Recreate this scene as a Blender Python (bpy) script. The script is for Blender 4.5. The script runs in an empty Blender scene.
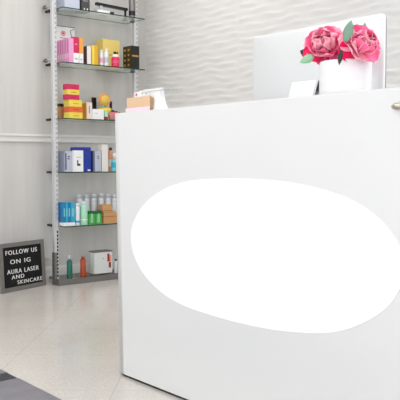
import bpy, bmesh, math, random
from mathutils import Vector, Matrix, noise
C = bpy.context.scene.collection
S = bpy.context.scene
random.seed(7)

# ---------------------------------------------------------------- camera
EYE = 0.94                      # eye height (m); camera stands over the world origin
F = 741.0                       # focal length in pixels of the 400 px frame
AZ = math.radians(140.5)        # viewing azimuth
PITCH = math.atan(38.0 / F)     # slightly downwards
cam_d = bpy.data.cameras.new('camera')
cam = bpy.data.objects.new('camera', cam_d); C.objects.link(cam)
cam_d.sensor_width = 36.0; cam_d.lens = F / 400 * 36.0
cam_d.clip_start = 0.05; cam_d.clip_end = 100
cam.location = (0, 0, EYE)
vdir = Vector((math.cos(AZ) * math.cos(PITCH), math.sin(AZ) * math.cos(PITCH), -math.sin(PITCH)))
cam.rotation_euler = vdir.to_track_quat('-Z', 'Y').to_euler()
S.camera = cam

# ---------------------------------------------------------------- world, lights, exposure
w = bpy.data.worlds.new('world'); S.world = w; w.use_nodes = True
w.node_tree.nodes['Background'].inputs[0].default_value = (0.96, 0.98, 1.0, 1)
w.node_tree.nodes['Background'].inputs[1].default_value = 1.25

def area(name, loc, size, energy, rot=(0, 0, 0), col=(1, 1, 1)):
    l = bpy.data.lights.new(name, 'AREA'); l.shape = 'RECTANGLE'
    l.size, l.size_y = size; l.energy = energy; l.color = col
    o = bpy.data.objects.new(name, l); C.objects.link(o); o.location = loc; o.rotation_euler = rot
    return o
area('ceiling_light_shop', (-2.4, 0.3, 2.82), (2.4, 1.6), 19, col=(1.0, 0.99, 0.98))
area('desk_fill_light', (-1.0, 2.5, 2.82), (1.6, 0.8), 18, col=(0.98, 0.99, 1.0))  # added fill without a known fixture, lifts the right of the wave wall
area('shelf_fill_light', (-4.2, 2.7, 2.82), (0.9, 0.9), 8.5, col=(1.0, 0.96, 0.92))  # unseen lamp put in to brighten the wall behind the shelves
S.view_settings.view_transform = 'Standard'
S.view_settings.look = 'None'
S.view_settings.exposure = 0.60
S.view_settings.gamma = 1.0
S.view_settings.use_curve_mapping = False

# ---------------------------------------------------------------- survey helpers: where a sight line meets a plane
RT = vdir.cross(Vector((0, 0, 1))).normalized()
UP = RT.cross(vdir)
def ray(px, py):
    return vdir + RT * ((px - 200) / F) - UP * ((py - 200) / F)
def at_x(px, py, X):
    r = ray(px, py); k = X / r.x
    return Vector((X, r.y * k, EYE + r.z * k))
def at_y(px, py, Y):
    r = ray(px, py); k = Y / r.y
    return Vector((r.x * k, Y, EYE + r.z * k))
def at_z(px, py, Z):
    r = ray(px, py); k = (Z - EYE) / r.z
    return Vector((r.x * k, r.y * k, Z))

# ---------------------------------------------------------------- materials
def lin(c):
    return tuple(((v / 255) / 12.92 if v / 255 <= 0.04045 else ((v / 255 + 0.055) / 1.055) ** 2.4) for v in c)
MATS = {}
def mat(name, rgb, rough=0.5, metal=0.0, spec=0.5, vary=0.04, scale=30.0, coat=0.0, sss=0.0, bump=0.0):
    if name in MATS: return MATS[name]
    m = bpy.data.materials.new(name); m.use_nodes = True; nt = m.node_tree
    b = nt.nodes['Principled BSDF']
    c = lin(rgb)
    n = nt.nodes.new('ShaderNodeTexNoise'); n.inputs['Scale'].default_value = scale; n.inputs['Detail'].default_value = 3
    tc = nt.nodes.new('ShaderNodeTexCoord'); nt.links.new(tc.outputs['Object'], n.inputs['Vector'])
    mx = nt.nodes.new('ShaderNodeMix'); mx.data_type = 'RGBA'
    mx.inputs[6].default_value = tuple(max(0, v * (1 - vary)) for v in c) + (1,)
    mx.inputs[7].default_value = tuple(min(1, v * (1 + vary)) for v in c) + (1,)
    nt.links.new(n.outputs['Fac'], mx.inputs[0]); nt.links.new(mx.outputs[2], b.inputs['Base Color'])
    b.inputs['Roughness'].default_value = rough; b.inputs['Metallic'].default_value = metal
    b.inputs['Specular IOR Level'].default_value = spec
    if coat: b.inputs['Coat Weight'].default_value = coat
    if sss:
        b.inputs['Subsurface Weight'].default_value = sss; b.inputs['Subsurface Radius'].default_value = (0.02, 0.01, 0.01)
    if bump:
        bp = nt.nodes.new('ShaderNodeBump'); bp.inputs['Strength'].default_value = bump; bp.inputs['Distance'].default_value = 0.002
        nt.links.new(n.outputs['Fac'], bp.inputs['Height']); nt.links.new(bp.outputs['Normal'], b.inputs['Normal'])
    MATS[name] = m
    return m

def clear_mat(name, tint, gloss=0.12, haze=0.0):
    if name in MATS: return MATS[name]
    m = bpy.data.materials.new(name); m.use_nodes = True; nt = m.node_tree
    for n in list(nt.nodes): nt.nodes.remove(n)
    out = nt.nodes.new('ShaderNodeOutputMaterial')
    tr = nt.nodes.new('ShaderNodeBsdfTransparent'); tr.inputs[0].default_value = tint + (1,)
    gl = nt.nodes.new('ShaderNodeBsdfGlossy'); gl.inputs['Roughness'].default_value = 0.03
    gl.inputs[0].default_value = (0.95, 1, 0.98, 1)
    fr = nt.nodes.new('ShaderNodeFresnel'); fr.inputs[0].default_value = 1.5
    ad = nt.nodes.new('ShaderNodeMath'); ad.operation = 'ADD'; ad.inputs[1].default_value = gloss - 0.05; ad.use_clamp = True
    mx = nt.nodes.new('ShaderNodeMixShader')
    geo = nt.nodes.new('ShaderNodeNewGeometry'); iv = nt.nodes.new('ShaderNodeMath'); iv.operation = 'SUBTRACT'; iv.inputs[0].default_value = 1
    ml = nt.nodes.new('ShaderNodeMath'); ml.operation = 'MULTIPLY'
    nt.links.new(geo.outputs['Backfacing'], iv.inputs[1]); nt.links.new(iv.outputs[0], ml.inputs[1])
    nt.links.new(fr.outputs[0], ad.inputs[0]); nt.links.new(ad.outputs[0], ml.inputs[0]); nt.links.new(ml.outputs[0], mx.inputs[0])
    if haze:  # pale green scatter put into the glass to brighten shelf undersides
        tl = nt.nodes.new('ShaderNodeBsdfTranslucent'); tl.inputs[0].default_value = (.86, .97, .92, 1)
        df = nt.nodes.new('ShaderNodeBsdfDiffuse'); df.inputs[0].default_value = (.86, .97, .92, 1)
        h0 = nt.nodes.new('ShaderNodeMixShader'); h1 = nt.nodes.new('ShaderNodeMixShader'); h1.inputs[0].default_value = haze
        nt.links.new(tl.outputs[0], h0.inputs[1]); nt.links.new(df.outputs[0], h0.inputs[2])
        nt.links.new(tr.outputs[0], h1.inputs[1]); nt.links.new(h0.outputs[0], h1.inputs[2]); tr = h1
    nt.links.new(tr.outputs[0], mx.inputs[1]); nt.links.new(gl.outputs[0], mx.inputs[2]); nt.links.new(mx.outputs[0], out.inputs[0])
    MATS[name] = m
    return m

def wall_mat():
    m = bpy.data.materials.new('painted_wall'); m.use_nodes = True; nt = m.node_tree; b = nt.nodes['Principled BSDF']
    tc = nt.nodes.new('ShaderNodeTexCoord'); mp = nt.nodes.new('ShaderNodeMapping'); mp.inputs['Scale'].default_value = (9, 9, 0.7)
    n = nt.nodes.new('ShaderNodeTexNoise'); n.inputs['Scale'].default_value = 1.6; n.inputs['Detail'].default_value = 4
    r = nt.nodes.new('ShaderNodeValToRGB')
    r.color_ramp.elements[0].position = 0.3; r.color_ramp.elements[0].color = lin((200, 198, 195)) + (1,)
    r.color_ramp.elements[1].position = 0.75; r.color_ramp.elements[1].color = lin((210, 209, 207)) + (1,)
    nt.links.new(tc.outputs['Object'], mp.inputs[0]); nt.links.new(mp.outputs[0], n.inputs['Vector'])
    nt.links.new(n.outputs['Fac'], r.inputs[0]); nt.links.new(r.outputs[0], b.inputs['Base Color'])
    b.inputs['Roughness'].default_value = 0.55
    return m

def floor_mat():
    m = bpy.data.materials.new('granite_tile'); m.use_nodes = True; nt = m.node_tree; b = nt.nodes['Principled BSDF']
    L = nt.links.new; N = nt.nodes.new
    tc = N('ShaderNodeTexCoord')
    # tile grid turned diagonally to the walls
    mp = N('ShaderNodeMapping'); mp.vector_type = 'POINT'; mp.inputs['Rotation'].default_value = (0, 0, -math.radians(138.6))
    L(tc.outputs['Object'], mp.inputs[0])
    sp = N('ShaderNodeSeparateXYZ'); L(mp.outputs[0], sp.inputs[0])
    def line(sock, off):
        a = N('ShaderNodeMath'); a.operation = 'ADD'; a.inputs[1].default_value = -off + 55.5; L(sock, a.inputs[0])
        d = N('ShaderNodeMath'); d.operation = 'DIVIDE'; d.inputs[1].default_value = 0.555; L(a.outputs[0], d.inputs[0])
        f = N('ShaderNodeMath'); f.operation = 'FRACT'; L(d.outputs[0], f.inputs[0])
        s = N('ShaderNodeMath'); s.operation = 'SUBTRACT'; s.inputs[1].default_value = 0.5; L(f.outputs[0], s.inputs[0])
        q = N('ShaderNodeMath'); q.operation = 'ABSOLUTE'; L(s.outputs[0], q.inputs[0])
        g = N('ShaderNodeMath'); g.operation = 'GREATER_THAN'; g.inputs[1].default_value = 0.4968; L(q.outputs[0], g.inputs[0])
        return g.outputs[0], d.outputs[0]
    g1, c1 = line(sp.outputs[0], 2.996); g2, c2 = line(sp.outputs[1], 0.453)
    mxg = N('ShaderNodeMath'); mxg.operation = 'MAXIMUM'; L(g1, mxg.inputs[0]); L(g2, mxg.inputs[1])
    # granite speckle
    v = N('ShaderNodeTexVoronoi'); v.inputs['Scale'].default_value = 170; L(tc.outputs['Object'], v.inputs['Vector'])
    n = N('ShaderNodeTexNoise'); n.inputs['Scale'].default_value = 110; n.inputs['Detail'].default_value = 5; L(tc.outputs['Object'], n.inputs['Vector'])
    n2 = N('ShaderNodeTexNoise'); n2.inputs['Scale'].default_value = 2.2; n2.inputs['Detail'].default_value = 3; L(tc.outputs['Object'], n2.inputs['Vector'])
    r = N('ShaderNodeValToRGB'); e = r.color_ramp.elements
    e[0].position = 0.0; e[0].color = lin((206, 199, 191)) + (1,); e[1].position = 1.0; e[1].color = lin((232, 228, 223)) + (1,)
    hs = N('ShaderNodeSeparateColor'); L(v.outputs['Color'], hs.inputs[0]); L(hs.outputs[0], r.inputs[0])
    r2 = N('ShaderNodeValToRGB'); e = r2.color_ramp.elements
    e[0].position = 0.35; e[0].color = lin((208, 202, 195)) + (1,); e[1].position = 0.65; e[1].color = lin((229, 224, 219)) + (1,)
    L(n.outputs['Fac'], r2.inputs[0])
    a = N('ShaderNodeMix'); a.data_type = 'RGBA'; a.inputs[0].default_value = 0.5; L(r.outputs[0], a.inputs[6]); L(r2.outputs[0], a.inputs[7])
    k = N('ShaderNodeMix'); k.data_type = 'RGBA'; k.blend_type = 'MULTIPLY'; k.inputs[0].default_value = 0.35
    L(a.outputs[2], k.inputs[6]); r3 = N('ShaderNodeValToRGB'); r3.color_ramp.elements[0].position = .35; r3.color_ramp.elements[0].color = (.84, .82, .8, 1)
    r3.color_ramp.elements[1].position = .65; L(n2.outputs['Fac'], r3.inputs[0]); L(r3.outputs[0], k.inputs[7])
    gm = N('ShaderNodeMix'); gm.data_type = 'RGBA'; L(k.outputs[2], gm.inputs[6]); gm.inputs[7].default_value = lin((150, 140, 130)) + (1,)
    gf = N('ShaderNodeMath'); gf.operation = 'MULTIPLY'; gf.inputs[1].default_value = 0.38; L(mxg.outputs[0], gf.inputs[0]); L(gf.outputs[0], gm.inputs[0])
    L(gm.outputs[2], b.inputs['Base Color'])
    b.inputs['Roughness'].default_value = 0.16; b.inputs['Specular IOR Level'].default_value = 0.55
    return m

def wave_mat():
    m = bpy.data.materials.new('white_wave_tile'); m.use_nodes = True; b = m.node_tree.nodes['Principled BSDF']
    n = m.node_tree.nodes.new('ShaderNodeTexNoise'); n.inputs['Scale'].default_value = 3
    r = m.node_tree.nodes.new('ShaderNodeValToRGB')
    r.color_ramp.elements[0].color = lin((217, 216, 215)) + (1,); r.color_ramp.elements[1].color = lin((225, 224, 223)) + (1,)
    m.node_tree.links.new(n.outputs['Fac'], r.inputs[0]); m.node_tree.links.new(r.outputs[0], b.inputs['Base Color'])
    b.inputs['Roughness'].default_value = 0.5
    return m

M = dict(
    desk=mat('white_laminate', (221, 222, 223), 0.28, vary=0.01, scale=4),
    oval=mat('bright_white_gloss', (255, 255, 255), 0.35, vary=0.0),
    plinth=mat('black_plinth', (25, 25, 27), 0.5),
    trim=mat('white_trim', (226, 225, 222), 0.4, vary=0.01),
    ceil=mat('ceiling_paint', (240, 240, 238), 0.8, vary=0.01),
    chrome=mat('brushed_steel', (222, 224, 226), 0.34, 0.75, vary=0.03, scale=60),
    dchrome=mat('dark_steel', (132, 130, 128), 0.4, 0.8, vary=0.08),
    slotl=mat('slot_grey', (178, 180, 180), 0.5),
    slot=mat('slot_black', (28, 28, 30), 0.6),
    glass=clear_mat('shelf_glass', (0.965, 0.99, 0.98), 0.06, 0.16),
    edge=mat('glass_green_edge', (16, 58, 52), 0.15, vary=0.1),
    acryl=clear_mat('clear_acrylic', (0.96, 0.97, 0.98), 0.12),
    white=mat('white_card', (238, 238, 238), 0.45, vary=0.01),
    offwhite=mat('off_white_card', (226, 222, 216), 0.5, vary=0.02),
    ivory=mat('ivory_card', (230, 216, 210), 0.5, vary=0.02),
    grey=mat('grey_card', (132, 138, 160), 0.45, vary=0.03),
    lgrey=mat('light_grey_card', (184, 190, 208), 0.4, vary=0.02),
    dgrey=mat('dark_grey_plastic', (66, 66, 70), 0.4, vary=0.05),
    black=mat('black_gloss', (16, 16, 18), 0.3, vary=0.05),
    navy=mat('navy_ink', (22, 36, 92), 0.4),
    blue=mat('royal_blue_card', (24, 52, 160), 0.35, vary=0.04),
    lilac=mat('lilac_pink_card', (226, 158, 200), 0.4, vary=0.03),
    pink=mat('rose_pink_card', (206, 120, 166), 0.4, vary=0.03),
    magenta=mat('magenta_card', (204, 36, 92), 0.38, vary=0.03),
    orange=mat('orange_card', (240, 160, 70), 0.4, vary=0.04),
    dorange=mat('deep_orange_card', (228, 100, 50), 0.4, vary=0.04),
    yellow=mat('yellow_card', (232, 212, 80), 0.4, vary=0.03),
    amber=mat('amber_yellow_card', (226, 170, 42), 0.4, vary=0.05),
    lyellow=mat('pale_yellow_card', (232, 206, 118), 0.42, vary=0.04),
    brown=mat('dark_brown_card', (78, 44, 40), 0.4),
    red=mat('raspberry_plastic', (226, 46, 84), 0.25, vary=0.05),
    gold=mat('gold_foil', (196, 160, 92), 0.3, 0.8),
    teal=mat('teal_card', (44, 168, 202), 0.38, vary=0.08),
    dteal=mat('deep_blue_card', (22, 124, 180), 0.38, vary=0.05),
    lteal=mat('pale_teal_plastic', (120, 200, 204), 0.3, vary=0.04),
    mint=mat('mint_plastic', (168, 222, 196), 0.3, vary=0.04),
    green=mat('leaf_green_card', (62, 168, 70), 0.38, vary=0.08),
    dgreen=mat('dark_green_card', (26, 104, 44), 0.4),
    kraft=mat('kraft_card', (200, 150, 98), 0.7, vary=0.08, scale=80),
    tan=mat('tan_card', (218, 184, 150), 0.6, vary=0.05, scale=60),
    bottlewhite=mat('white_bottle_plastic', (224, 226, 232), 0.3, vary=0.02),
    capgrey=mat('grey_cap_plastic', (206, 210, 216), 0.3, vary=0.02),
    bgreen=mat('bottle_green_glass', (20, 104, 88), 0.2, vary=0.06),
    borange=mat('amber_orange_glass', (170, 66, 28), 0.2, vary=0.08),
    rust=mat('dark_red_print', (146, 40, 40), 0.4),
    peach=mat('peach_plastic', (224, 150, 112), 0.35, vary=0.05),
    dusty=mat('dusty_pink_pouch', (200, 120, 126), 0.5, vary=0.08),
    frame=mat('grey_wood_frame', (116, 113, 110), 0.55, vary=0.12, scale=25),
    felt=mat('black_felt', (17, 18, 20), 0.9, vary=0.2, scale=200),
    letter=mat('white_letter_plastic', (236, 236, 236), 0.5, vary=0.0),
    alu=mat('silver_aluminium', (226, 228, 230), 0.32, 0.35, vary=0.01),
    alud=mat('polished_aluminium', (236, 238, 240), 0.3, 0.2, vary=0.01),
    aluedge=mat('aluminium_edge', (150, 152, 156), 0.3, 0.8, vary=0.02),
    vase=mat('white_ceramic', (228, 228, 230), 0.3, vary=0.01),
    nickel=mat('satin_nickel', (188, 182, 168), 0.3, 0.9, vary=0.05),
    petal_l=mat('light_pink_petal', (255, 172, 192), 0.55, vary=0.12, scale=26, spec=.12, sss=0.25),
    petal_m=mat('pink_petal', (255, 112, 156), 0.55, vary=0.18, scale=26, spec=.12, sss=0.25),
    petal_d=mat('hot_pink_petal', (240, 36, 100), 0.55, vary=0.18, scale=26, spec=.12, sss=0.25),
    leaf=mat('grey_green_leaf', (118, 150, 132), 0.5, vary=0.15, scale=20),
    leafd=mat('dark_green_leaf', (30, 48, 42), 0.5, vary=0.2, scale=20),
    leafl=mat('pale_green_leaf', (150, 200, 160), 0.5, vary=0.1, scale=20),
    mat_grey=mat('grey_mat_weave', (128, 126, 132), 0.9, vary=0.18, scale=14, bump=0.4),
    mat_dark=mat('charcoal_mat_weave', (62, 62, 68), 0.9, vary=0.1, scale=60),
    pinkprint=mat('pink_print', (220, 70, 120), 0.4, vary=0.02),
    greyprint=mat('grey_print', (150, 150, 156), 0.5, vary=0.02),
)

# ---------------------------------------------------------------- mesh helpers (world coordinates)
def add_box(bm, x0, x1, y0, y1, z0, z1, mi=0):
    vs = [bm.verts.new(p) for p in ((x0, y0, z0), (x1, y0, z0), (x1, y1, z0), (x0, y1, z0), (x0, y0, z1), (x1, y0, z1), (x1, y1, z1), (x0, y1, z1))]
    for f in ((0, 3, 2, 1), (4, 5, 6, 7), (0, 1, 5, 4), (1, 2, 6, 5), (2, 3, 7, 6), (3, 0, 4, 7)):
        fc = bm.faces.new([vs[i] for i in f]); fc.material_index = mi
    return vs
def bx(x0, x1, y0, y1, z0, z1, bev=0.0):
    bm = bmesh.new(); add_box(bm, min(x0, x1), max(x0, x1), min(y0, y1), max(y0, y1), min(z0, z1), max(z0, z1))
    if bev: bmesh.ops.bevel(bm, geom=bm.edges[:], offset=bev, segments=2, affect='EDGES', profile=0.6)
    return bm
def add_lathe(bm, cx, cy, prof, n=24, sx=1.0, sy=1.0):
    rings = []
    for (r, z) in prof:
        if r < 1e-5: rings.append([bm.verts.new((cx, cy, z))])
        else: rings.append([bm.verts.new((cx + sx * r * math.cos(2 * math.pi * i / n), cy + sy * r * math.sin(2 * math.pi * i / n), z)) for i in range(n)])
    for a, b in zip(rings, rings[1:]):
        for i in range(n):
            j = (i + 1) % n
            if len(a) == 1 and len(b) == 1: continue
            if len(a) == 1: f = bm.faces.new((a[0], b[j], b[i]))
            elif len(b) == 1: f = bm.faces.new((a[i], a[j], b[0]))
            else: f = bm.faces.new((a[i], a[j], b[j], b[i]))
            f.smooth = True
def lathe(cx, cy, prof, n=24, sx=1.0, sy=1.0):
    bm = bmesh.new(); add_lathe(bm, cx, cy, prof, n, sx, sy); return bm
def tube(p0, p1, r, n=12, bm=None):
    bm = bm or bmesh.new(); p0 = Vector(p0); p1 = Vector(p1); d = p1 - p0; q = d.to_track_quat('Z', 'Y').to_matrix()
    rings = []
    for t in (0, 1):
        rings.append([bm.verts.new(p0 + d * t + q @ Vector((r * math.cos(2 * math.pi * i / n), r * math.sin(2 * math.pi * i / n), 0))) for i in range(n)])
    for i in range(n):
        j = (i + 1) % n; f = bm.faces.new((rings[0][i], rings[0][j], rings[1][j], rings[1][i])); f.smooth = True
    bm.faces.new(rings[0][::-1]); bm.faces.new(rings[1])
    return bm
def prism(pts, z0, z1, bev=0.0):
    bm = bmesh.new(); a = [bm.verts.new((x, y, z0)) for x, y in pts]; b = [bm.verts.new((x, y, z1)) for x, y in pts]; n = len(pts)
    bm.faces.new(a[::-1]); top = bm.faces.new(b)
    for i in range(n): bm.faces.new((a[i], a[(i + 1) % n], b[(i + 1) % n], b[i]))
    if bev: bmesh.ops.bevel(bm, geom=list(top.edges), offset=bev, segments=3, affect='EDGES', profile=0.6)
    return bm

def origin_of(p):
    v = Vector((0, 0, 0))
    while p is not None: v = v + p.location; p = p.parent
    return v
def obj(name, bm, m, parent=None, label=None, base=None, smooth=False):
    off = origin_of(parent) if parent is not None else (Vector(base) if base is not None else Vector((0, 0, 0)))
    for v in bm.verts: v.co -= off
    bmesh.ops.recalc_face_normals(bm, faces=bm.faces[:])
    me = bpy.data.meshes.new(name); bm.to_mesh(me); bm.free()
    ms = m if isinstance(m, (list, tuple)) else [m]
    for q in ms: me.materials.append(q)
    if smooth:
        for p in me.polygons: p.use_smooth = True
    o = bpy.data.objects.new(name, me); C.objects.link(o)
    if parent is not None: o.parent = parent
    elif base is not None: o.location = Vector(base)
    if label: o['label'] = label
    return o
def thing(name, label, cat, loc, group=None):
    o = bpy.data.objects.new(name, None); C.objects.link(o); o.location = loc; o.empty_display_size = 0.05
    o['label'] = label; o['category'] = cat
    if group: o['group'] = group
    return o
def tag(o, label, cat, group=None):
    o['label'] = label; o['category'] = cat
    if group: o['group'] = group
    return o
def struct(name, bm, m, **k):
    o = obj(name, bm, m, **k); o['kind'] = 'structure'; return o

# ================================================================ THE ROOM
XL, YB, ZC = -5.24, 3.725, 2.9
struct('floor', bx(XL - 0.12, 2.6, -3.0, YB + 0.12, -0.1, 0), floor_mat())
struct('ceiling', bx(XL - 0.12, 2.6, -3.0, YB + 0.12, ZC, ZC + 0.1), M['ceil'])
wm = wall_mat()
struct('wall_left', bx(XL - 0.12, XL, -3.0, YB + 0.12, 0, ZC), wm)

# back wall clad in real relief: horizontal wavy ridges, 0.63 m panels
bm = bmesh.new()
nx, nz = 260, 460; X0, X1 = XL, -1.4
rows = []
def wave_h(x, z):
    u = (x - XL + 0.118) / 0.642
    ph = z / 0.050 + 0.07 * math.sin(2 * math.pi * u * 3 + z * 20) + 0.06 * math.sin(2 * math.pi * u + z * 9) + 0.35 * noise.noise(Vector((u * 2.4, z * 5, 0)))
    a = 0.12 + 0.88 * (0.5 + 0.5 * math.sin(2 * math.pi * u * 2 + 2.6 * math.floor(ph)))
    s = (ph % 1.0)
    tri = (s / 0.72) if s < 0.72 else (1 - s) / 0.28
    tri = tri * tri * (3 - 2 * tri)
    e = abs((u % 1.0) - 0.5) * 2
    fade = 1 - 0.9 * max(0, (e - 0.90) / 0.10)
    return 0.0072 * tri * a * fade
for j in range(nz + 1):
    z = ZC * j / nz
    rows.append([bm.verts.new((X0 + (X1 - X0) * i / nx, YB - wave_h(X0 + (X1 - X0) * i / nx, z), z)) for i in range(nx + 1)])
for j in range(nz):
    for i in range(nx):
        f = bm.faces.new((rows[j][i], rows[j][i + 1], rows[j + 1][i + 1], rows[j + 1][i])); f.smooth = True
add_box(bm, XL, X1, YB + 0.001, YB + 0.12, 0, ZC)
add_box(bm, X1, 2.6, YB, YB + 0.12, 0, ZC)
struct('wall_back', bm, wave_mat())

# chair rail and baseboard of the left wall
bm = bmesh.new(); add_box(bm, XL, XL + 0.014, -3.0, YB - 0.012, 1.092, 1.152); add_box(bm, XL, XL + 0.030, -3.0, YB - 0.012, 1.138, 1.156)
add_box(bm, XL, XL + 0.022, -3.0, YB - 0.012, 1.098, 1.110)
struct('trim_1', bm, M['trim'])
bm = bmesh.new(); add_box(bm, XL, XL + 0.016, -3.0, YB - 0.012, 0, 0.105); add_box(bm, XL, XL + 0.010, -3.0, YB - 0.012, 0.105, 0.118)
struct('baseboard_left', bm, M['trim'])

# ================================================================ RECEPTION DESK
YD, H = 1.78, 1.152
XE = 0.35
R_ = 0.10
def outline(xl, inset=0.0):
    pts = []
    yf = YD + inset; xl = xl + inset; r = R_
    for k in range(13):
        a = math.pi + (math.pi / 2) * k / 12
        pts.append((xl + r + r * math.cos(a), yf + r + r * math.sin(a)))
    pts += [(XE, yf), (XE, 2.0), (xl + 0.16, 2.0), (xl + 0.16, 2.62), (xl, 2.62)]
    return pts
desk = thing('reception_desk', 'tall white reception desk with rounded corner and a bright white oval on its front', 'desk', (-1.3, 2.1, 0))
bm = bmesh.new(); lo = outline(-2.785); hi = outline(-2.785 - 0.028)
nseg = 1; n = len(lo)
a = [bm.verts.new((x, y, 0.012)) for x, y in lo]; b = [bm.verts.new((x, y, H)) for x, y in hi]
bm.faces.new(a[::-1]); top = bm.faces.new(b)
for i in range(n):
    f = bm.faces.new((a[i], a[(i + 1) % n], b[(i + 1) % n], b[i])); f.smooth = i < 12
bmesh.ops.bevel(bm, geom=list(top.edges), offset=0.006, segments=3, affect='EDGES', profile=0.5)
body = obj('front_panel', bm, M['desk'], desk)
obj('plinth', prism(outline(-2.785, 0.008), 0, 0.012), M['plinth'], desk, 'black recessed plinth')
obj('work_surface', bx(-2.62, XE, 2.0, 2.62, 0.90, 0.93), M['desk'], desk)
obj('side_panel', bx(XE - 0.04, XE, 2.0, 2.62, 0.012, 0.90), M['desk'], desk)
# the oval, an added egg-shaped white patch where a logo is blanked out
op = [(131, 235), (132.8, 250), (136.5, 261), (143, 272.7), (153, 284.5), (165.7, 295.5), (180, 303.8), (195, 310), (227.5, 319.9), (260, 327.4), (290, 331.8), (320, 333.1),
      (342.5, 330.4), (365, 321.9), (383, 310.7), (393, 300), (400, 288.2), (404.5, 277), (405.5, 266), (404, 258), (400, 248), (395, 237.5), (382.5, 222), (365, 207.5), (345, 197),
      (320, 188.8), (300, 184.2), (278, 181), (250, 178.9), (220, 178.8), (200, 179.8), (185, 181.8), (165, 188.8), (150, 198.8), (140, 210), (133.5, 223)]
wp = [at_y(x, y, YD) for x, y in op]; sm = []
for i in range(len(wp)):
    p0, p1, p2, p3 = wp[i - 1], wp[i], wp[(i + 1) % len(wp)], wp[(i + 2) % len(wp)]
    for t in (0, .25, .5, .75):
        sm.append(0.5 * ((2 * p1) + (-p0 + p2) * t + (2 * p0 - 5 * p1 + 4 * p2 - p3) * t * t + (-p0 + 3 * p1 - 3 * p2 + p3) * t ** 3))
bm = bmesh.new(); fa = [bm.verts.new((p.x, YD - 0.0015, p.z)) for p in sm]; fb = [bm.verts.new((p.x, YD + 0.001, p.z)) for p in sm]
bm.faces.new(fa); bm.faces.new(fb[::-1])
for i in range(len(fa)): bm.faces.new((fa[i], fb[i], fb[(i + 1) % len(fa)], fa[(i + 1) % len(fa)]))
obj('oval_patch', bm, M['oval'], desk, 'bright white oval on the desk front')
# nickel knob near the top right of the front
kp = at_y(400.5, 106.5, YD)
bm = bmesh.new()
for i in range(1):
    prof = [(0.0001, -0.022), (0.012, -0.021), (0.019, -0.016), (0.021, -0.009), (0.016, -0.004), (0.011, 0.0)]
    add_lathe(bm, 0, 0, prof, 24)
for v in bm.verts:
    x, y, z = v.co; v.co = Vector((kp.x + x * 1.05, YD + z, kp.z + y * 0.5))
kn = obj('knob', bm, M['nickel'], desk, 'satin nickel knob')

# ================================================================ SHELVING UNIT
XP = -5.06
SHZ = [2.095, 1.689, 1.270, 0.865, 0.454]     # top faces of the five glass shelves
YL, YR = 2.739, 3.481
unit = thing('display_shelf', 'tall chrome shelving unit with five green-edged glass shelves against the wall', 'shelf', (XP, 3.11, 0))
for yp in (YL, YR):
    p = obj('post', bx(XP - 0.0175, XP + 0.0175, yp - 0.0175, yp + 0.0175, 0, 2.55, 0.002), M['chrome'], unit)
    for (za, zb_, mm, lb) in ((0.06, 0.42, 'slot', 'row of black slots'), (0.50, 2.5, 'slotl', 'row of pale slots')):  # lower slots coloured black, upper ones pale grey
        bm = bmesh.new(); z = za
        while z < zb_:
            add_box(bm, XP + 0.0172, XP + 0.0182, yp + 0.002, yp + 0.013, z, z + 0.020)
            z += 0.036 if za > .3 else .028
        o = obj('slot_row', bm, M[mm], p, lb); o['kind'] = 'stuff'
    for s in SHZ + [0.20]:
        z = s + 0.03 if s > 1.5 else s - 0.02
        if .3 < s < 1.5: continue
        br = obj('wall_bracket', tube((XL + 0.001, yp + .006, z), (XP - 0.017, yp + .006, z), 0.0055), M['chrome'], unit)
        if s > 1.5: obj('flange', tube((XL + 0.032, yp + .006, z), (XL + 0.045, yp + .006, z), 0.016, 20), M['dchrome'], br)
        if s > 0.3: obj('clamp', bx(XP - 0.02, XP + 0.03, yp + (0.0175 if yp < 3 else -0.0335), yp + (0.0335 if yp < 3 else -0.0175), s - 0.022, s - 0.0085), M['dchrome'], unit)
for s in SHZ:
    bm = bx(-5.215, -4.95, 2.758, 3.503, s - 0.008, s)
    bm.faces.ensure_lookup_table()
    for f in bm.faces:
        f.normal_update(); f.material_index = 0 if abs(f.normal.z) > 0.5 else 1
    obj('glass_shelf', bm, [M['glass'], M['edge']], unit)
    obj('shelf_clip', bx(-5.20, -5.13, 2.742, 2.760, s - 0.013, s + .004), M['slot'], unit, 'small black shelf clip')
obj('base_rail', bx(XP + 0.02, -4.985, YL - 0.0175, 3.50, 0.0, 0.046, 0.003), M['dchrome'], unit)
obj('base_board', bx(-5.20, XP + 0.02, YL + 0.018, 3.463, 0.03, 0.046), M['dchrome'], unit)
obj('foot', bx(XP - 0.0185, XP + 0.022, YL - 0.022, YL + 0.000, 0.0, 0.25, 0.002), M['dchrome'], unit)

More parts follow.
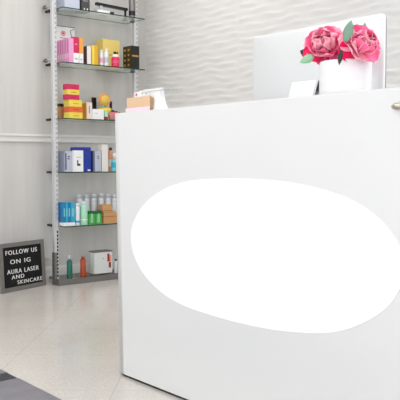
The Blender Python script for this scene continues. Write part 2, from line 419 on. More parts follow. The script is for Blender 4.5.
# ---------------------------------------------------------------- products
def zs(k): return 0.0465 if k == 5 else SHZ[k] + 0.0004
def pbox(name, label, px0, px1, ytop, k, xf, dep, m, cat='box', group=None, decals=(), z0=None, mside=None):
    """box on shelf k: front face x = xf, between two sight columns, top at ytop"""
    z0 = zs(k) if z0 is None else z0
    ym = 162
    y0 = at_x(px0, ym, xf).y + 0.0006; y1 = at_x(px1, ym, xf).y - 0.0006; z1 = at_x((px0 + px1) / 2, ytop, xf).z
    if not decals:
        o = obj(name, bx(xf - dep, xf, y0, y1, z0, z1, 0.0008), m, base=((xf - dep / 2), (y0 + y1) / 2, z0)); tag(o, label, cat, group); return o, z1
    t = thing(name, label, cat, (xf - dep / 2, (y0 + y1) / 2, z0), group)
    obj('carton', bx(xf - dep, xf, y0, y1, z0, z1, 0.0008), m, t)
    hh = z1 - z0; ww = y1 - y0; e = 0.0006
    for d in decals:
        nm, u0, v0, u1, v1, dm, where = d
        if where == 'wrap':
            obj(nm, bx(xf - dep - e, xf + e, y0 - e / 2, y1 + e / 2, z0 + hh * v0, z0 + hh * v1), dm, t)
        elif where == 'front':
            obj(nm, bx(xf - e, xf + e, y0 + ww * u0, y0 + ww * u1, z0 + hh * v0, z0 + hh * v1), dm, t)
        elif where == 'side':
            obj(nm, bx(xf - dep * (1 - u0), xf - dep * (1 - u1), y0 - e, y0 + e, z0 + hh * v0, z0 + hh * v1), dm, t)
    return t, z1
def pbottle(name, label, pc, wpx, ytop, k, xc, m, mcap, cat='bottle', group=None, shoulder=0.72, capf=0.12, neck=0.4, labelm=None, z0=None, pump=False, labelspan=(0.2, 0.5)):
    z0 = zs(k) if z0 is None else z0
    c = at_x(pc, 162, xc); d = c.dot(Vector((math.cos(AZ), math.sin(AZ), 0))) ; r = wpx * d / F / 2
    z1 = at_x(pc, ytop, xc).z; h = z1 - z0
    t = thing(name, label, cat, (xc, c.y, z0), group)
    hs = h * shoulder; hc = h * (1 - capf)
    obj('body', lathe(xc, c.y, [(0, z0), (r * .94, z0), (r, z0 + .004), (r, z0 + hs), (r * .9, z0 + hs + (hc - hs) * .35), (r * neck * 1.2, z0 + hs + (hc - hs) * .7), (r * neck, z0 + hc), (0, z0 + hc)], 20), m, t)
    cap = obj('cap', lathe(xc, c.y, [(0, z0 + hc), (r * neck * 1.15, z0 + hc), (r * neck * 1.15, z1 - .002), (r * neck, z1), (0, z1)], 16), mcap, t)
    if pump: obj('nozzle', tube((xc, c.y, z1 + .003), (xc + r * 1.3, c.y + r * .5, z1 + .003), 0.0035), mcap, cap)
    if labelm: obj('sticker', lathe(xc, c.y, [(r + .0004, z0 + h * labelspan[0]), (r + .0004, z0 + h * labelspan[1])], 20), labelm, t)
    return t, r

# --- topmost glass shelf
pbox('cosmetic_box', 'pale grey box at the left end of the top glass shelf', 66, 81, -22, 0, -5.00, 0.12, M['lgrey'])
t, _ = pbox('cosmetic_box', 'dark charcoal box beside the pale grey box on the top glass shelf', 82.5, 91, -18, 0, -5.02, 0.10, M['dgrey'],
     decals=[('print', .3, .04, .42, .12, M['white'], 'front'), ('print', .65, .04, .78, .12, M['white'], 'front'), ('print', .2, .35, .8, .38, M['greyprint'], 'front')])
# weighing style device with black beam
y0 = at_x(98, 10, -5.02).y; y1 = at_x(111, 10, -5.02).y; z0 = zs(0)
dv = thing('beauty_device', 'white beauty device with a long black arm on the top glass shelf', 'device', (-5.04, (y0 + y1) / 2, z0))
obj('stand', bx(-5.08, -5.02, y0, y1, z0, z0 + 0.035, 0.006), M['white'], dv)
obj('column', bx(-5.06, -5.035, y0 + .03, y0 + .055, z0 + 0.035, z0 + 0.075, 0.003), M['lgrey'], dv)
pa = at_x(97, 3, -5.03); pb = at_x(128, 10, -5.03)
bm = bmesh.new(); vs = add_box(bm, -5.062, -5.032, pa.y, pb.y, 0, 0.020)
for v in vs:
    f = (v.co.y - pa.y) / (pb.y - pa.y); v.co.z += z0 + 0.072 - 0.010 * f
obj('arm', bm, M['black'], dv, 'long black arm')
bm = bmesh.new(); add_box(bm, -5.055, -5.042, pb.y - 0.02, pb.y - 0.008, z0, z0 + 0.075)
obj('leg', bm, M['black'], dv)
o, _ = pbox('cap_jar', 'tiny black jar in front of the white device on the top glass shelf', 112, 115, 12, 0, -4.975, 0.02, M['black'], 'jar')
t, _ = pbottle('decanter', 'patterned black and silver bottle at the right end of the top glass shelf', 132.8, 6.5, -14, 0, -5.01, M['dchrome'], M['black'], shoulder=.55, capf=.2, neck=.5, labelm=M['black'], labelspan=(.08, .22))

# --- second glass shelf
G1 = 'pink boxes in a row on the second shelf'
ya = at_x(69, 50, -4.965).y; yb = at_x(73.6, 50, -4.965).y; z0 = zs(1); z1 = at_x(71, 38, -4.965).z
where = ['nearest the front edge', 'second from the front edge', 'middle one of five', 'second from the wall', 'nearest the wall']
for i in range(5):
    xf = -4.965 - i * 0.037
    t = thing('serum_box', 'slim pink box in the row at the shelf\'s left end, ' + where[i], 'box', (xf - .018, (ya + yb) / 2, z0), G1)
    obj('carton', bx(xf - 0.035, xf, ya, yb, z0, z1, .0008), M['lilac'], t)
    obj('side_print', bx(xf - 0.030, xf - 0.012, ya - .0006, ya + .0006, z0 + .025, z1 - .008), M['pink'], t)
    obj('side_label', bx(xf - 0.024, xf - 0.014, ya - .0012, ya - .0006, z0 + .03, z0 + .07), M['offwhite'], t)
pbox('serum_box', 'magenta box with white foot between pink and orange boxes on the second shelf', 74.4, 79.7, 37, 1, -4.965, .05, M['magenta'],
     decals=[('white_foot', 0, 0, 1, .38, M['white'], 'wrap'), ('print', .3, .70, .7, .74, M['lilac'], 'front'), ('print', .35, .14, .7, .18, M['magenta'], 'front')])
pbox('serum_box', 'orange box with white foot right of the magenta box', 80.2, 84.0, 38, 1, -4.965, .045, M['orange'],
     decals=[('white_foot', 0, 0, 1, .38, M['white'], 'wrap'), ('print', .3, .14, .7, .18, M['orange'], 'front')])
pbox('serum_box', 'white-fronted box with dark brown side on the second shelf', 87.6, 92.0, 46, 1, -4.965, .05, M['brown'],
     decals=[('front_face', .03, .01, .97, .99, M['offwhite'], 'front')])
pbox('serum_box', 'deep yellow box between brown-sided box and the big pale yellow box', 92.4, 98.5, 45.5, 1, -4.975, .05, M['yellow'],
     decals=[('amber_print', .45, .01, .98, .99, M['amber'], 'front')])
pbox('gift_box', 'big pale yellow box standing behind small white bottles', 103.5, 120.5, 40, 1, -5.09, .10, M['lyellow'],
     decals=[('lid_edge', 0, .93, 1, .96, M['yellow'], 'wrap'), ('print', .2, .45, .8, .5, M['amber'], 'front')])
pbottle('small_bottle', 'small white bottle left of the pair before the pale yellow box', 102.2, 3.6, 50, 1, -4.99, M['bottlewhite'], M['white'], labelm=M['lilac'], neck=.6, group='small white bottles')
pbottle('small_bottle', 'small white bottle next to the round red jar', 107.0, 4.4, 49, 1, -4.98, M['bottlewhite'], M['white'], labelm=M['lgrey'], neck=.6, group='small white bottles')
# raspberry bottle with white collar and dark stopper
c = at_x(115.4, 60, -4.985); r = 0.032; z0 = zs(1)
t = thing('perfume_bottle', 'round raspberry red bottle with white collar and black bow on second shelf', 'bottle', (c.x, c.y, z0))
obj('body', lathe(c.x, c.y, [(0, z0), (r * .9, z0), (r, z0 + .008), (r, z0 + .068), (r * .85, z0 + .078), (0, z0 + .08)], 24), M['red'], t)
obj('sticker', lathe(c.x, c.y, [(r + .0005, z0 + .028), (r + .0005, z0 + .05)], 24), M['pinkprint'], t)
obj('collar', lathe(c.x, c.y, [(r * .8, z0 + .079), (r * .82, z0 + .092), (r * .5, z0 + .099), (0, z0 + .10)], 24), M['white'], t)
cp = obj('stopper', lathe(c.x, c.y, [(0, z0 + .099), (.009, z0 + .10), (.010, z0 + .115), (.004, z0 + .122), (0, z0 + .123)], 16), M['black'], t)
bm = bmesh.new()
for s in (-1, 1):
    vs = [bm.verts.new(p) for p in ((c.x, c.y, z0 + .108), (c.x + .006, c.y + s * .018, z0 + .122), (c.x + .002, c.y + s * .022, z0 + .104))]
    ws = [bm.verts.new(v.co + Vector((.004, 0, 0))) for v in vs]
    bm.faces.new(vs); bm.faces.new(ws[::-1])
    for i in range(3): bm.faces.new((vs[i], ws[i], ws[(i + 1) % 3], vs[(i + 1) % 3]))
obj('bow', bm, M['black'], cp)
dec = [('front_logo', .1, .52, .9, .60, M['gold'], 'front')]
for u in (.12, .58):
    for v in (.12, .34, .56, .78): dec.append(('gold_dot', u, v, u + .2, v + .09, M['gold'], 'side'))
pbox('gift_box', 'black box with gold dots at the right end of the second shelf', 131.6, 139.8, 46, 1, -4.962, .115, M['black'], decals=dec)
# tent card behind the pink boxes
c = at_x(64.5, 40, -5.16); z0 = zs(1)
t = thing('display_card', 'white card with pink round emblem and thin black corners behind pink boxes', 'card', (-5.17, 2.88, z0))
yc0 = 2.80; yc1 = 2.985; zt = at_x(64, 26, -5.16).z
obj('board', bx(-5.174, -5.170, yc0, yc1, z0, zt - .004), M['white'], t)
obj('top_edge', bx(-5.176, -5.168, yc0 - .003, yc1 + .003, zt - .004, zt), M['black'], t)
ce = Vector((-5.1695, (yc0 + yc1) / 2 - .01, zt - .055))
bm = bmesh.new()
for rr0, rr1 in ((0.0, .010), (.014, .020)):
    n = 20; A = [bm.verts.new(ce + Vector((0, rr0 * math.cos(2 * math.pi * i / n), rr0 * math.sin(2 * math.pi * i / n)))) for i in range(n)] if rr0 else None
    B = [bm.verts.new(ce + Vector((0, rr1 * math.cos(2 * math.pi * i / n), rr1 * math.sin(2 * math.pi * i / n)))) for i in range(n)]
    if A is None: bm.faces.new(B)
    else:
        for i in range(n): bm.faces.new((A[i], A[(i + 1) % n], B[(i + 1) % n], B[i]))
obj('emblem', bm, M['pinkprint'], t)
bm = bmesh.new()
for (a0, a1) in (((yc0 + .004, zt - .012), (yc0 + .03, zt - .05)), ((yc1 - .004, zt - .012), (yc1 - .04, zt - .03)), ((yc1 - .04, zt - .03), (yc1 - .03, zt - .07)), ((yc1 - .03, zt - .07), (yc1 - .012, zt - .09))):
    tube((-5.1685, a0[0], a0[1]), (-5.1685, a1[0], a1[1]), .0018, 8, bm)
obj('corner_scroll', bm, M['black'], t)
obj('caption', bx(-5.1698, -5.169, ce.y - .03, ce.y + .03, zt - .095, zt - .088), M['greyprint'], t)

# --- third glass shelf
z0 = zs(2)
pj = at_x(60.2, 110, -5.02)
t = thing('wicker_jar', 'squat brown jar with black rim beside the post on the third shelf', 'jar', (-5.16, 2.842, z0))
obj('body', lathe(-5.16, 2.842, [(0, z0), (.024, z0), (.031, z0 + .03), (.033, z0 + .07), (.028, z0 + .1), (0, z0 + .1)], 24), mat('tan_jar', (186, 130, 86), .5, vary=.2), t)
obj('lid', lathe(-5.16, 2.842, [(.029, z0 + .1), (.031, z0 + .104), (.03, z0 + .12), (0, z0 + .124)], 24), M['black'], t)
G2 = 'coloured soap boxes piled on the third shelf'
spec = [('yellow', 'yellow', 'yellow box at the very bottom of the tall coloured pile', 69.8, 83, 112.4), ('dorange', 'orange', 'orange box low in the coloured pile between two yellow boxes', 69.8, 83, 106.8),
        ('yellow', 'yellow', 'yellow box in mid pile, directly on the orange box', 69.8, 82.6, 100.0), ('magenta', 'magenta', 'magenta box in mid pile, between two yellow boxes', 65.0, 80, 94.6),
        ('yellow', 'yellow', 'narrow yellow box near the top, between two magenta boxes', 65.6, 80, 89.6), ('magenta', 'magenta', 'magenta box topmost of the coloured pile', 65.2, 80, 84.2)]
zb = zs(2)
for i, (mm, _, lab, a0, a1, yt) in enumerate(spec):
    dm = M['dgreen'] if mm == 'yellow' else M['rust']
    if i == 0 or i == 2: dm = M['dorange']
    xf = -4.97 if i < 3 else -4.975
    t, zz = pbox('soap_box', lab, a0 + (2.2 if i > 2 else 0), a1, yt, 2, xf, .085 if i < 3 else .06, M[mm], group=G2, z0=zb,
                 decals=[('print', .3, .4, .75, .5, dm, 'front')])
    zb = zz + 0.0006
pbox('serum_box', 'blush white box between the coloured pile and the sunflower ornament', 87.0, 92.6, 102.5, 2, -4.99, .09, M['ivory'],
     decals=[('print', .4, .35, .6, .8, M['greyprint'], 'front'), ('olive_side', 0, .01, 1, .99, M['amber'], 'side')])
pbox('cream_box', 'small white box in front of the sunflower ornament', 93.2, 104.2, 109.2, 2, -4.965, .035, M['white'],
     decals=[('print', .2, .55, .45, .62, M['lgrey'], 'front')])
# sunflower ornament
c = at_x(104.6, 99.8, -5.08); z0 = zs(2)
t = thing('flower_ornament', 'orange and yellow sunflower-shaped ornament standing on the third shelf', 'ornament', (c.x, c.y, z0))
bm = bmesh.new()
for k in range(12):
    a = 2 * math.pi * k / 12; cc = Vector((c.x, c.y + .045 * math.cos(a), c.z + .037 * math.sin(a)))
    s = bmesh.ops.create_uvsphere(bm, u_segments=10, v_segments=6, radius=.0135)
    for v in s['verts']:
        v.co.x *= .6; v.co += cc
    for v in s['verts']:
        for f in v.link_faces: f.smooth = True
obj('petal_ring', bm, M['orange'], t)
bm = bmesh.new(); s = bmesh.ops.create_uvsphere(bm, u_segments=24, v_segments=14, radius=.036)
for v in s['verts']: v.co.x *= .5; v.co.y *= 1.15; v.co += c + Vector((.004, 0, 0))
obj('face_disc', bm, mat('sunny_yellow', (232, 196, 96), .5, vary=.12), t, smooth=True)
obj('stem', tube((c.x, c.y, z0 + .085), (c.x, c.y, c.z - .02), .008), M['green'], t)
obj('pot', lathe(c.x, c.y, [(0, z0), (.036, z0), (.056, z0 + .094), (.050, z0 + .100), (0, z0 + .09)], 24), M['yellow'], t)
# dark sunglasses-like sachets behind
pbox('sachet', 'thin black sachet leaning behind the blush white box and ornament', 92.5, 97, 97.5, 2, -5.15, .012, M['black'], 'sachet')
pbox('sachet', 'narrow black sachet right behind the sunflower ornament', 110.5, 112.5, 101.5, 2, -5.15, .012, M['black'], 'sachet')
pbox('tin', 'small teal tin between white box and dusty pink pouch', 105.0, 108.2, 111, 2, -4.97, .03, M['mint'], 'tin', decals=[('red_foot', 0, 0, 1, .35, M['rust'], 'wrap')])
# dusty pink pouch (soft, bulged)
ya = at_x(109, 110, -4.99).y; yb = at_x(121, 110, -4.99).y; z0 = zs(2)
bm = bmesh.new(); s = bmesh.ops.create_uvsphere(bm, u_segments=20, v_segments=12, radius=1)
for v in s['verts']:
    q = v.co; sg = lambda t, e: math.copysign(abs(t) ** e, t)
    v.co = Vector((-4.995 + .022 * sg(q.x, .7), (ya + yb) / 2 + (yb - ya) / 2 * sg(q.y, .6), z0 + .033 + .033 * sg(q.z, .6)))
t = thing('cosmetic_pouch', 'soft dusty pink pouch near the right end of the third shelf', 'pouch', (-4.995, (ya + yb) / 2, z0))
obj('bag', bm, M['dusty'], t, smooth=True)
obj('zipper', bx(-4.998, -4.992, ya + .012, yb - .012, z0 + .064, z0 + .068), M['rust'], t)
# black comb-like clips behind the pouch
c = at_x(116, 108, -5.09)
t = thing('hair_clip_stand', 'black hair clips on a low grey stand behind the pink pouch', 'clips', (c.x, c.y, z0))
obj('stand', bx(-5.11, -5.07, c.y - .04, c.y + .04, z0, z0 + .066, .003), M['greyprint'], t)
for i in range(3):
    yy = c.y - .027 + i * .027
    obj('clip', bx(-5.096, -5.084, yy - .009, yy + .009, z0 + .066, z0 + .088 - i * .006, .002), M['black'], t)

# --- fourth glass shelf
pbox('ampoule_box', 'grey box with darker side, left end of the fourth shelf', 64.2, 73, 151.0, 3, -4.985, .09, M['grey'],
     decals=[('front_face', .03, .01, .97, .99, M['lgrey'], 'front'), ('logo', .42, .7, .62, .76, M['navy'], 'front'), ('logo', .40, .60, .60, .66, M['navy'], 'front'), ('stripe', .12, .1, .25, .9, M['grey'], 'front')])  # front plate is a lighter grey than the carton
t, _ = pbox('ampoule_box', 'white and blue box with a navy L-shaped mark on the fourth shelf', 74.0, 83.4, 150.4, 3, -4.96, .035, M['white'],
     decals=[('l_mark', .33, .28, .45, .55, M['navy'], 'front'), ('l_mark', .45, .28, .68, .38, M['navy'], 'front'), ('caption', .25, .66, .75, .70, M['lgrey'], 'front')])
pbox('ampoule_box', 'tall royal blue box behind the white box with navy mark', 77.5, 91.0, 147.2, 3, -5.005, .11, M['blue'],
     decals=[('print', .75, .03, .95, .09, M['white'], 'front'), ('print', .25, .86, .8, .90, M['navy'], 'front')])
pbox('ampoule_box', 'dark navy slim box between the royal blue and grey boxes', 91.4, 93.8, 151, 3, -5.01, .07, M['navy'])
pbox('ampoule_box', 'grey box with navy mark right of the blue boxes', 94.6, 101.2, 150.6, 3, -4.985, .08, M['grey'],
     decals=[('front_face', .03, .01, .97, .99, M['lgrey'], 'front'), ('logo', .45, .7, .65, .76, M['navy'], 'front'), ('logo', .42, .60, .62, .66, M['navy'], 'front')])
pbox('ampoule_box', 'tallest plain ivory box on the fourth shelf', 101.8, 108.0, 144.6, 3, -4.985, .06, M['offwhite'])
pbottle('tube_bottle', 'peach topped slim bottle right of the tall ivory box', 110.6, 4.2, 147.5, 3, -5.03, M['peach'], M['brown'], shoulder=.85, neck=.7, labelm=M['offwhite'])
pbottle('small_bottle', 'short teal bottle with pale cap beside the desk edge on fourth shelf', 114.8, 7, 153, 3, -4.985, M['lteal'], M['ivory'], shoulder=.5, capf=.32, neck=.62, labelm=M['teal'])

# --- fifth glass shelf
G3 = 'blue and teal boxes on the fifth shelf'
lab5 = ['turquoise box with white foot, rightmost of the blue boxes at the shelf\'s left end', 'deep blue box squeezed between two turquoise boxes', 'turquoise box between the two deep blue boxes',
        'deep blue box nearest the chrome post on the fifth shelf']
ed = [(70.6, 74.6), (67.8, 70.4), (65.4, 67.6), (62.8, 65.2)]
for i, (a0, a1) in enumerate(ed):
    pbox('cleanser_box', lab5[i], a0, a1, 202.5, 4, -4.975 - .004 * i, .085, M['teal'] if i % 2 == 0 else M['dteal'], group=G3,
         decals=[('white_foot', 0, 0, 1, .14, M['white'], 'wrap'), ('print', .2, .4, .7, .75, M['lteal'], 'front')])
spots = [(80.6, 194.2, 'leftmost of the row'), (87.4, 194, 'second from the left'), (94.4, 193.6, 'third from the left'), (101.6, 193.4, 'fourth from the left'),
         (108.6, 193.8, 'fifth from the left'), (114.8, 194, 'rightmost beside the desk edge')]
for pc, yt, wtxt in spots:
    pbottle('lotion_bottle', 'tall white lotion bottle with grey collar in the back row, ' + wtxt, pc - 1, 5.8, yt, 4, -5.14, M['bottlewhite'], M['capgrey'], shoulder=.8, capf=.14, neck=.78, group='tall white lotion bottles', labelm=M['capgrey'], labelspan=(.72, .755))
pbottle('lotion_bottle', 'white tube with teal lettering right of the turquoise boxes', 77.0, 4.4, 203.5, 4, -4.985, M['bottlewhite'], M['white'], shoulder=.85, neck=.7, labelm=M['teal'], labelspan=(.12, .22))
pbottle('toner_bottle', 'pale mint green bottle with white band left of the green boxes', 83.4, 7.6, 201.5, 4, -4.99, M['mint'], M['bottlewhite'], shoulder=.8, neck=.6, labelm=M['white'], labelspan=(.2, .25))
for a0, a1, lb in ((88.2, 94.6, 'left one of the two bright green boxes picturing a bottle'), (95.0, 101.2, 'right one of the two bright green boxes picturing a bottle')):
    pbox('herbal_box', lb, a0, a1, 211.2, 4, -4.97, .045, M['green'], group='bright green boxes', decals=[('dark_band', 0, .80, 1, 1, M['dgreen'], 'wrap'), ('bottle_print', .38, .45, .66, .86, M['mint'], 'front'), ('bottle_print', .3, .12, .74, .5, M['leafl'], 'front')])
t, zz = pbox('kraft_box', 'brown kraft box at the bottom beside the green boxes', 103.2, 117.5, 212.3, 4, -4.985, .07, M['kraft'], group='kraft boxes', decals=[('flap_line', 0, .60, 1, .63, M['brown'], 'wrap')])
pbox('kraft_box', 'brown kraft box stacked on top of the other kraft box', 102.2, 112.0, 204.6, 4, -4.988, .06, M['kraft'], group='kraft boxes', z0=zz + .0015, decals=[('flap_line', 0, .18, 1, .22, M['brown'], 'wrap')])

# --- base of the unit
pbottle('toner_bottle', 'dark green bottle standing at the foot of the shelving unit', 68.6, 5.4, 255.5, 5, -5.015, M['bgreen'], M['capgrey'], shoulder=.72, capf=.16, neck=.42, labelm=M['bgreen'])
t, r = pbottle('oil_bottle', 'amber orange bottle right of the dark green one at the unit\'s foot', 82.2, 5.8, 256.5, 5, -5.015, M['borange'], M['borange'], shoulder=.82, capf=.12, neck=.55, labelm=M['borange'])
yy = at_x(86.6, 270, -5.01).y
obj('handle', bx(-5.015, -5.005, yy - .008, yy + .006, zs(5) + .0, zs(5) + .028, .002), M['borange'], t)
# leave base things standing on the rail/board
tb = thing('gift_set_box', 'white floral gift box with dark red print and a grey lid at the unit\'s foot', 'box', (-5.03, 3.15, .0585))
ya = at_x(94.5, 260, -4.995).y; yb = at_x(112.2, 260, -4.995).y; z0 = .0585; z1 = at_x(103, 251.5, -4.995).z
obj('carton', bx(-5.075, -4.995, ya, yb, z0, z1, .002), mat('pale_floral_card', (214, 218, 216), .4, vary=.08, scale=40), tb)
obj('lid', bx(-5.077, -4.993, ya - .002, yb + .002, z1 - .006, z1 + .004), M['dchrome'], tb)
e = .0006
obj('floral_print', bx(-4.995 - e, -4.995 + e, ya + (yb - ya) * .72, ya + (yb - ya) * .84, z0 + .09, z1 - .02), M['rust'], tb)
obj('floral_print', bx(-4.995 - e, -4.995 + e, ya + (yb - ya) * .80, ya + (yb - ya) * .93, z0 + .04, z0 + .085), M['rust'], tb)
obj('floral_print', bx(-4.995 - e, -4.995 + e, ya + (yb - ya) * .84, ya + (yb - ya) * .95, z0 + .09, z0 + .14), M['peach'], tb)
obj('floral_print', bx(-4.995 - e, -4.995 + e, ya + (yb - ya) * .45, ya + (yb - ya) * .52, z0 + .11, z0 + .125), M['lilac'], tb)
pbottle('lotion_bottle', 'small silver bottle between gift box and desk at the unit\'s foot', 115.2, 4, 259, 5, -5.015, M['capgrey'], M['dgrey'], shoulder=.7, neck=.5)

# ================================================================ LETTER BOARD
A = at_z(2.0, 294, 0); B = at_z(46.2, 285.2, 0)
ux = (B - A); W = ux.length; ux.normalize(); HB = 0.352
nrm = Vector((ux.y, -ux.x, 0))            # faces the room
if nrm.dot(-A) < 0: nrm = -nrm
lean = -nrm * 0.06 + Vector((0, 0, 1)); lean.normalize()
fn = ux.cross(lean).normalized()
if fn.dot(-A) < 0: fn = -fn
def bp(u, v, d): return A + ux * u + lean * v + fn * d + Vector((0, 0, 0.002))
def slab(u0, u1, v0, v1, d0, d1, bm=None):
    bm = bm or bmesh.new()
    vs = add_box(bm, 0, 1, 0, 1, 0, 1)
    for v in vs:
        x, y, z = v.co; v.co = bp(u0 + (u1 - u0) * x, v0 + (v1 - v0) * y, d0 + (d1 - d0) * z)
    return bm
sb = thing('letter_board', 'small black felt letter board with white letters in a grey wooden frame, on the floor', 'sign', A + ux * W / 2)
fw = 0.030
fr = bmesh.new(); slab(0, W, 0, fw, -.02, 0, fr); slab(0, W, HB - fw, HB, -.02, 0, fr); slab(0, fw, fw, HB - fw, -.02, 0, fr); slab(W - fw, W, fw, HB - fw, -.02, 0, fr)
obj('frame', fr, M['frame'], sb)
ft = slab(fw, W - fw, fw, HB - fw, -.014, -.008)
k = 0
v = fw + .004
while v < HB - fw: slab(fw, W - fw, v, v + .003, -.0085, -.0065, ft); v += .0085
obj('felt_panel', ft, M['felt'], sb)
def lettering(txt, u0, u1, v, cap, parent):
    cu = bpy.data.curves.new('lettering', 'FONT'); cu.body = txt; cu.size = 1.0; cu.extrude = 0.0; cu.offset = 0.0; cu.space_character = 1.2
    to = bpy.data.objects.new('tmp', cu); C.objects.link(to)
    bpy.context.view_layer.update(); dg = bpy.context.evaluated_depsgraph_get()
    me = bpy.data.meshes.new_from_object(to.evaluated_get(dg)); bpy.data.objects.remove(to)
    xs = [p.co.x for p in me.vertices]; ys = [p.co.y for p in me.vertices]; x0, x1 = min(xs), max(xs); yb_, yt_ = min(ys), max(ys)
    bm = bmesh.new(); bm.from_mesh(me)
    # small serifs come from thickening; give depth
    r = bmesh.ops.extrude_face_region(bm, geom=bm.faces[:])
    for q in r['geom']:
        if isinstance(q, bmesh.types.BMVert): q.co.z += 1
    for q in bm.verts:
        fx = (q.co.x - x0) / (x1 - x0); fy = (q.co.y - yb_) / (yt_ - yb_)
        q.co = bp(u0 + (u1 - u0) * fx, v + cap * fy, -.0062 + .003 * q.co.z)
    obj('lettering', bm, M['letter'], parent)
def uof(px):   # column -> distance along the board
    r = ray(px, 270); k = A.dot(nrm) / r.dot(nrm); return (Vector((r.x * k, r.y * k, 0)) - A).dot(ux) + .020
lettering('FOLLOW US', uof(5.8), uof(37.2), .266, .032, sb)
lettering('ON IG', uof(10.0), uof(30.2), .198, .031, sb)
lettering('AURA LASER', uof(6.4), uof(38.2), .127, .032, sb)
lettering('AND', uof(10.6), uof(23.2), .087, .028, sb)
lettering('SKINCARE', uof(16.2), uof(41.0), .045, .028, sb)

# ================================================================ FLOOR MAT
YM = 1.407
mt = thing('door_mat', 'grey woven floor mat with a charcoal stripe near its edge', 'mat', (-2.2, 1.0, 0))
obj('weave', bx(-2.944, -1.3, 0.55, YM, 0, .006), M['mat_grey'], mt)
obj('dark_stripe', bx(-3.052, -2.944, 0.55, YM - .004, 0, .0062), M['mat_dark'], mt, 'charcoal stripe')
obj('edge_strip', bx(-3.12, -3.052, 0.55, YM, 0, .0058), M['mat_grey'], mt)

# ================================================================ ON THE DESK
# --- all-in-one computer, seen from behind
YMN = 2.13
p0 = at_y(252.8, 37, YMN); p1 = at_y(385.0, 13, YMN); xm0, xm1 = p0.x, p1.x; zt = (p0.z + p1.z) / 2; zb = zt - 0.47
pc = thing('computer', 'silver all-in-one computer on the desk, seen from behind', 'computer', ((xm0 + xm1) / 2, YMN, 0.93))
def rrect(cx, cz, hw, hh, r, y, n=8):
    pts = []
    for (sx, sz, a0) in ((1, 1, 0), (-1, 1, 90), (-1, -1, 180), (1, -1, 270)):
        for k in range(n + 1):
            a = math.radians(a0 + 90 * k / n); pts.append(Vector((cx + sx * (hw - r) + r * math.cos(a), y, cz + sz * (hh - r) + r * math.sin(a))))
    return pts
cx, cz, hw, hh = (xm0 + xm1) / 2, (zt + zb) / 2, (xm1 - xm0) / 2, (zt - zb) / 2
bm = bmesh.new(); loops = []
for s, dy in ((1, 0.008), (1, 0.0), (0.99, -.002), (0.93, -.005), (0.85, -.009), (0.7, -.0155), (0.55, -.021), (0.4, -.025), (0.25, -.028), (0.1, -.029)):
    hw2 = hw - (1 - s) * min(hw, hh); hh2 = hh - (1 - s) * min(hw, hh)
    loops.append([bm.verts.new(p) for p in rrect(cx, cz, hw2, hh2, min(hw2, hh2) * (0.1 + 0.85 * (1 - s) ** .8) if s < 1 else .022, YMN + dy)])
for a, b in zip(loops, loops[1:]):
    for i in range(len(a)):
        f = bm.faces.new((a[i], a[(i + 1) % len(a)], b[(i + 1) % len(a)], b[i])); f.smooth = True
bm.faces.new(loops[-1]); bm.faces.new(loops[0][::-1])
for f in bm.faces: f.material_index = 0
obj('housing', bm, M['alu'], pc)
bm = bmesh.new(); r1 = [bm.verts.new(p) for p in rrect(cx, cz, hw - .001, hh - .001, .021, YMN + .0085)]; r2 = [bm.verts.new(p + Vector((0, .003, 0))) for p in [v.co.copy() for v in r1]]
bm.faces.new(r1); bm.faces.new(r2[::-1])
for i in range(len(r1)): bm.faces.new((r1[i], r2[i], r2[(i + 1) % len(r1)], r1[(i + 1) % len(r1)]))
obj('screen', bm, M['black'], pc, 'black glass screen')
obj('chin', bx(xm0 + .003, xm1 - .003, YMN + .0115, YMN + .013, zb + .001, zb + .07), M['alu'], pc)
# stand: bent sheet, leaning out from the hinge
yh = YMN - .047
q0 = at_y(292.5, 82, yh).x; q1 = at_y(316.5, 80, yh).x; zh = at_y(305, 81, yh).z
def sheet(profile, x0, x1, th, flare=0.0):
    bm = bmesh.new(); L = []
    for i, (y, z) in enumerate(profile):
        fl = flare * i / (len(profile) - 1)
        L.append([bm.verts.new((x0 - fl, y, z)), bm.verts.new((x1 + fl * .3, y, z)), bm.verts.new((x1 + fl * .3, y + th, z - th * .3)), bm.verts.new((x0 - fl, y + th, z - th * .3))])
    for a, b in zip(L, L[1:]):
        for i in range(4): bm.faces.new((a[i], a[(i + 1) % 4], b[(i + 1) % 4], b[i]))
    bm.faces.new(L[0]); bm.faces.new(L[-1][::-1])
    return bm
prof = [(yh + .0, zh), (yh - .004, zh - .01), (yh - .022, zh - .06), (yh - .04, zh - .13), (yh - .05, .96), (yh - .048, .94), (yh - .038, .9345)]
obj('stand_neck', sheet(prof, q0, q1, .010, .006), M['alud'], pc)
obj('hinge', bx(q0 + .003, q1 - .003, yh + .009, YMN - .03, zh - .04, zh - .002), M['dgrey'], pc)
obj('stand_foot', bx(q0 - .006, q1 + .004, yh - .04, YMN + .14, .9302, .9345, .001), M['alud'], pc)

# --- vase
va = at_y(320, 80, 1.925); vb = at_y(371.5, 80, 1.925)
cv = at_y(345.4, 80, 1.925); dd = cv.dot(Vector((math.cos(AZ), math.sin(AZ), 0))); rv = 25.6 * dd / F
zv = at_y(345, 59.5, 1.925 - rv * .6).z; zc0 = H + .0003
vz = lathe(cv.x, cv.y, [(0, zc0), (rv * .95, zc0), (rv * .985, zc0 + .005), (rv, zc0 + .02), (rv, zv - .004), (rv - .002, zv), (rv - .006, zv - .001), (rv - .008, zv - .006), (rv - .008, zc0 + .012), (0, zc0 + .012)], 64)
tag(obj('flower_vase', vz, M['vase'], base=(cv.x, cv.y, zc0)), 'round white ceramic pot holding pink peonies on the desk top', 'vase')

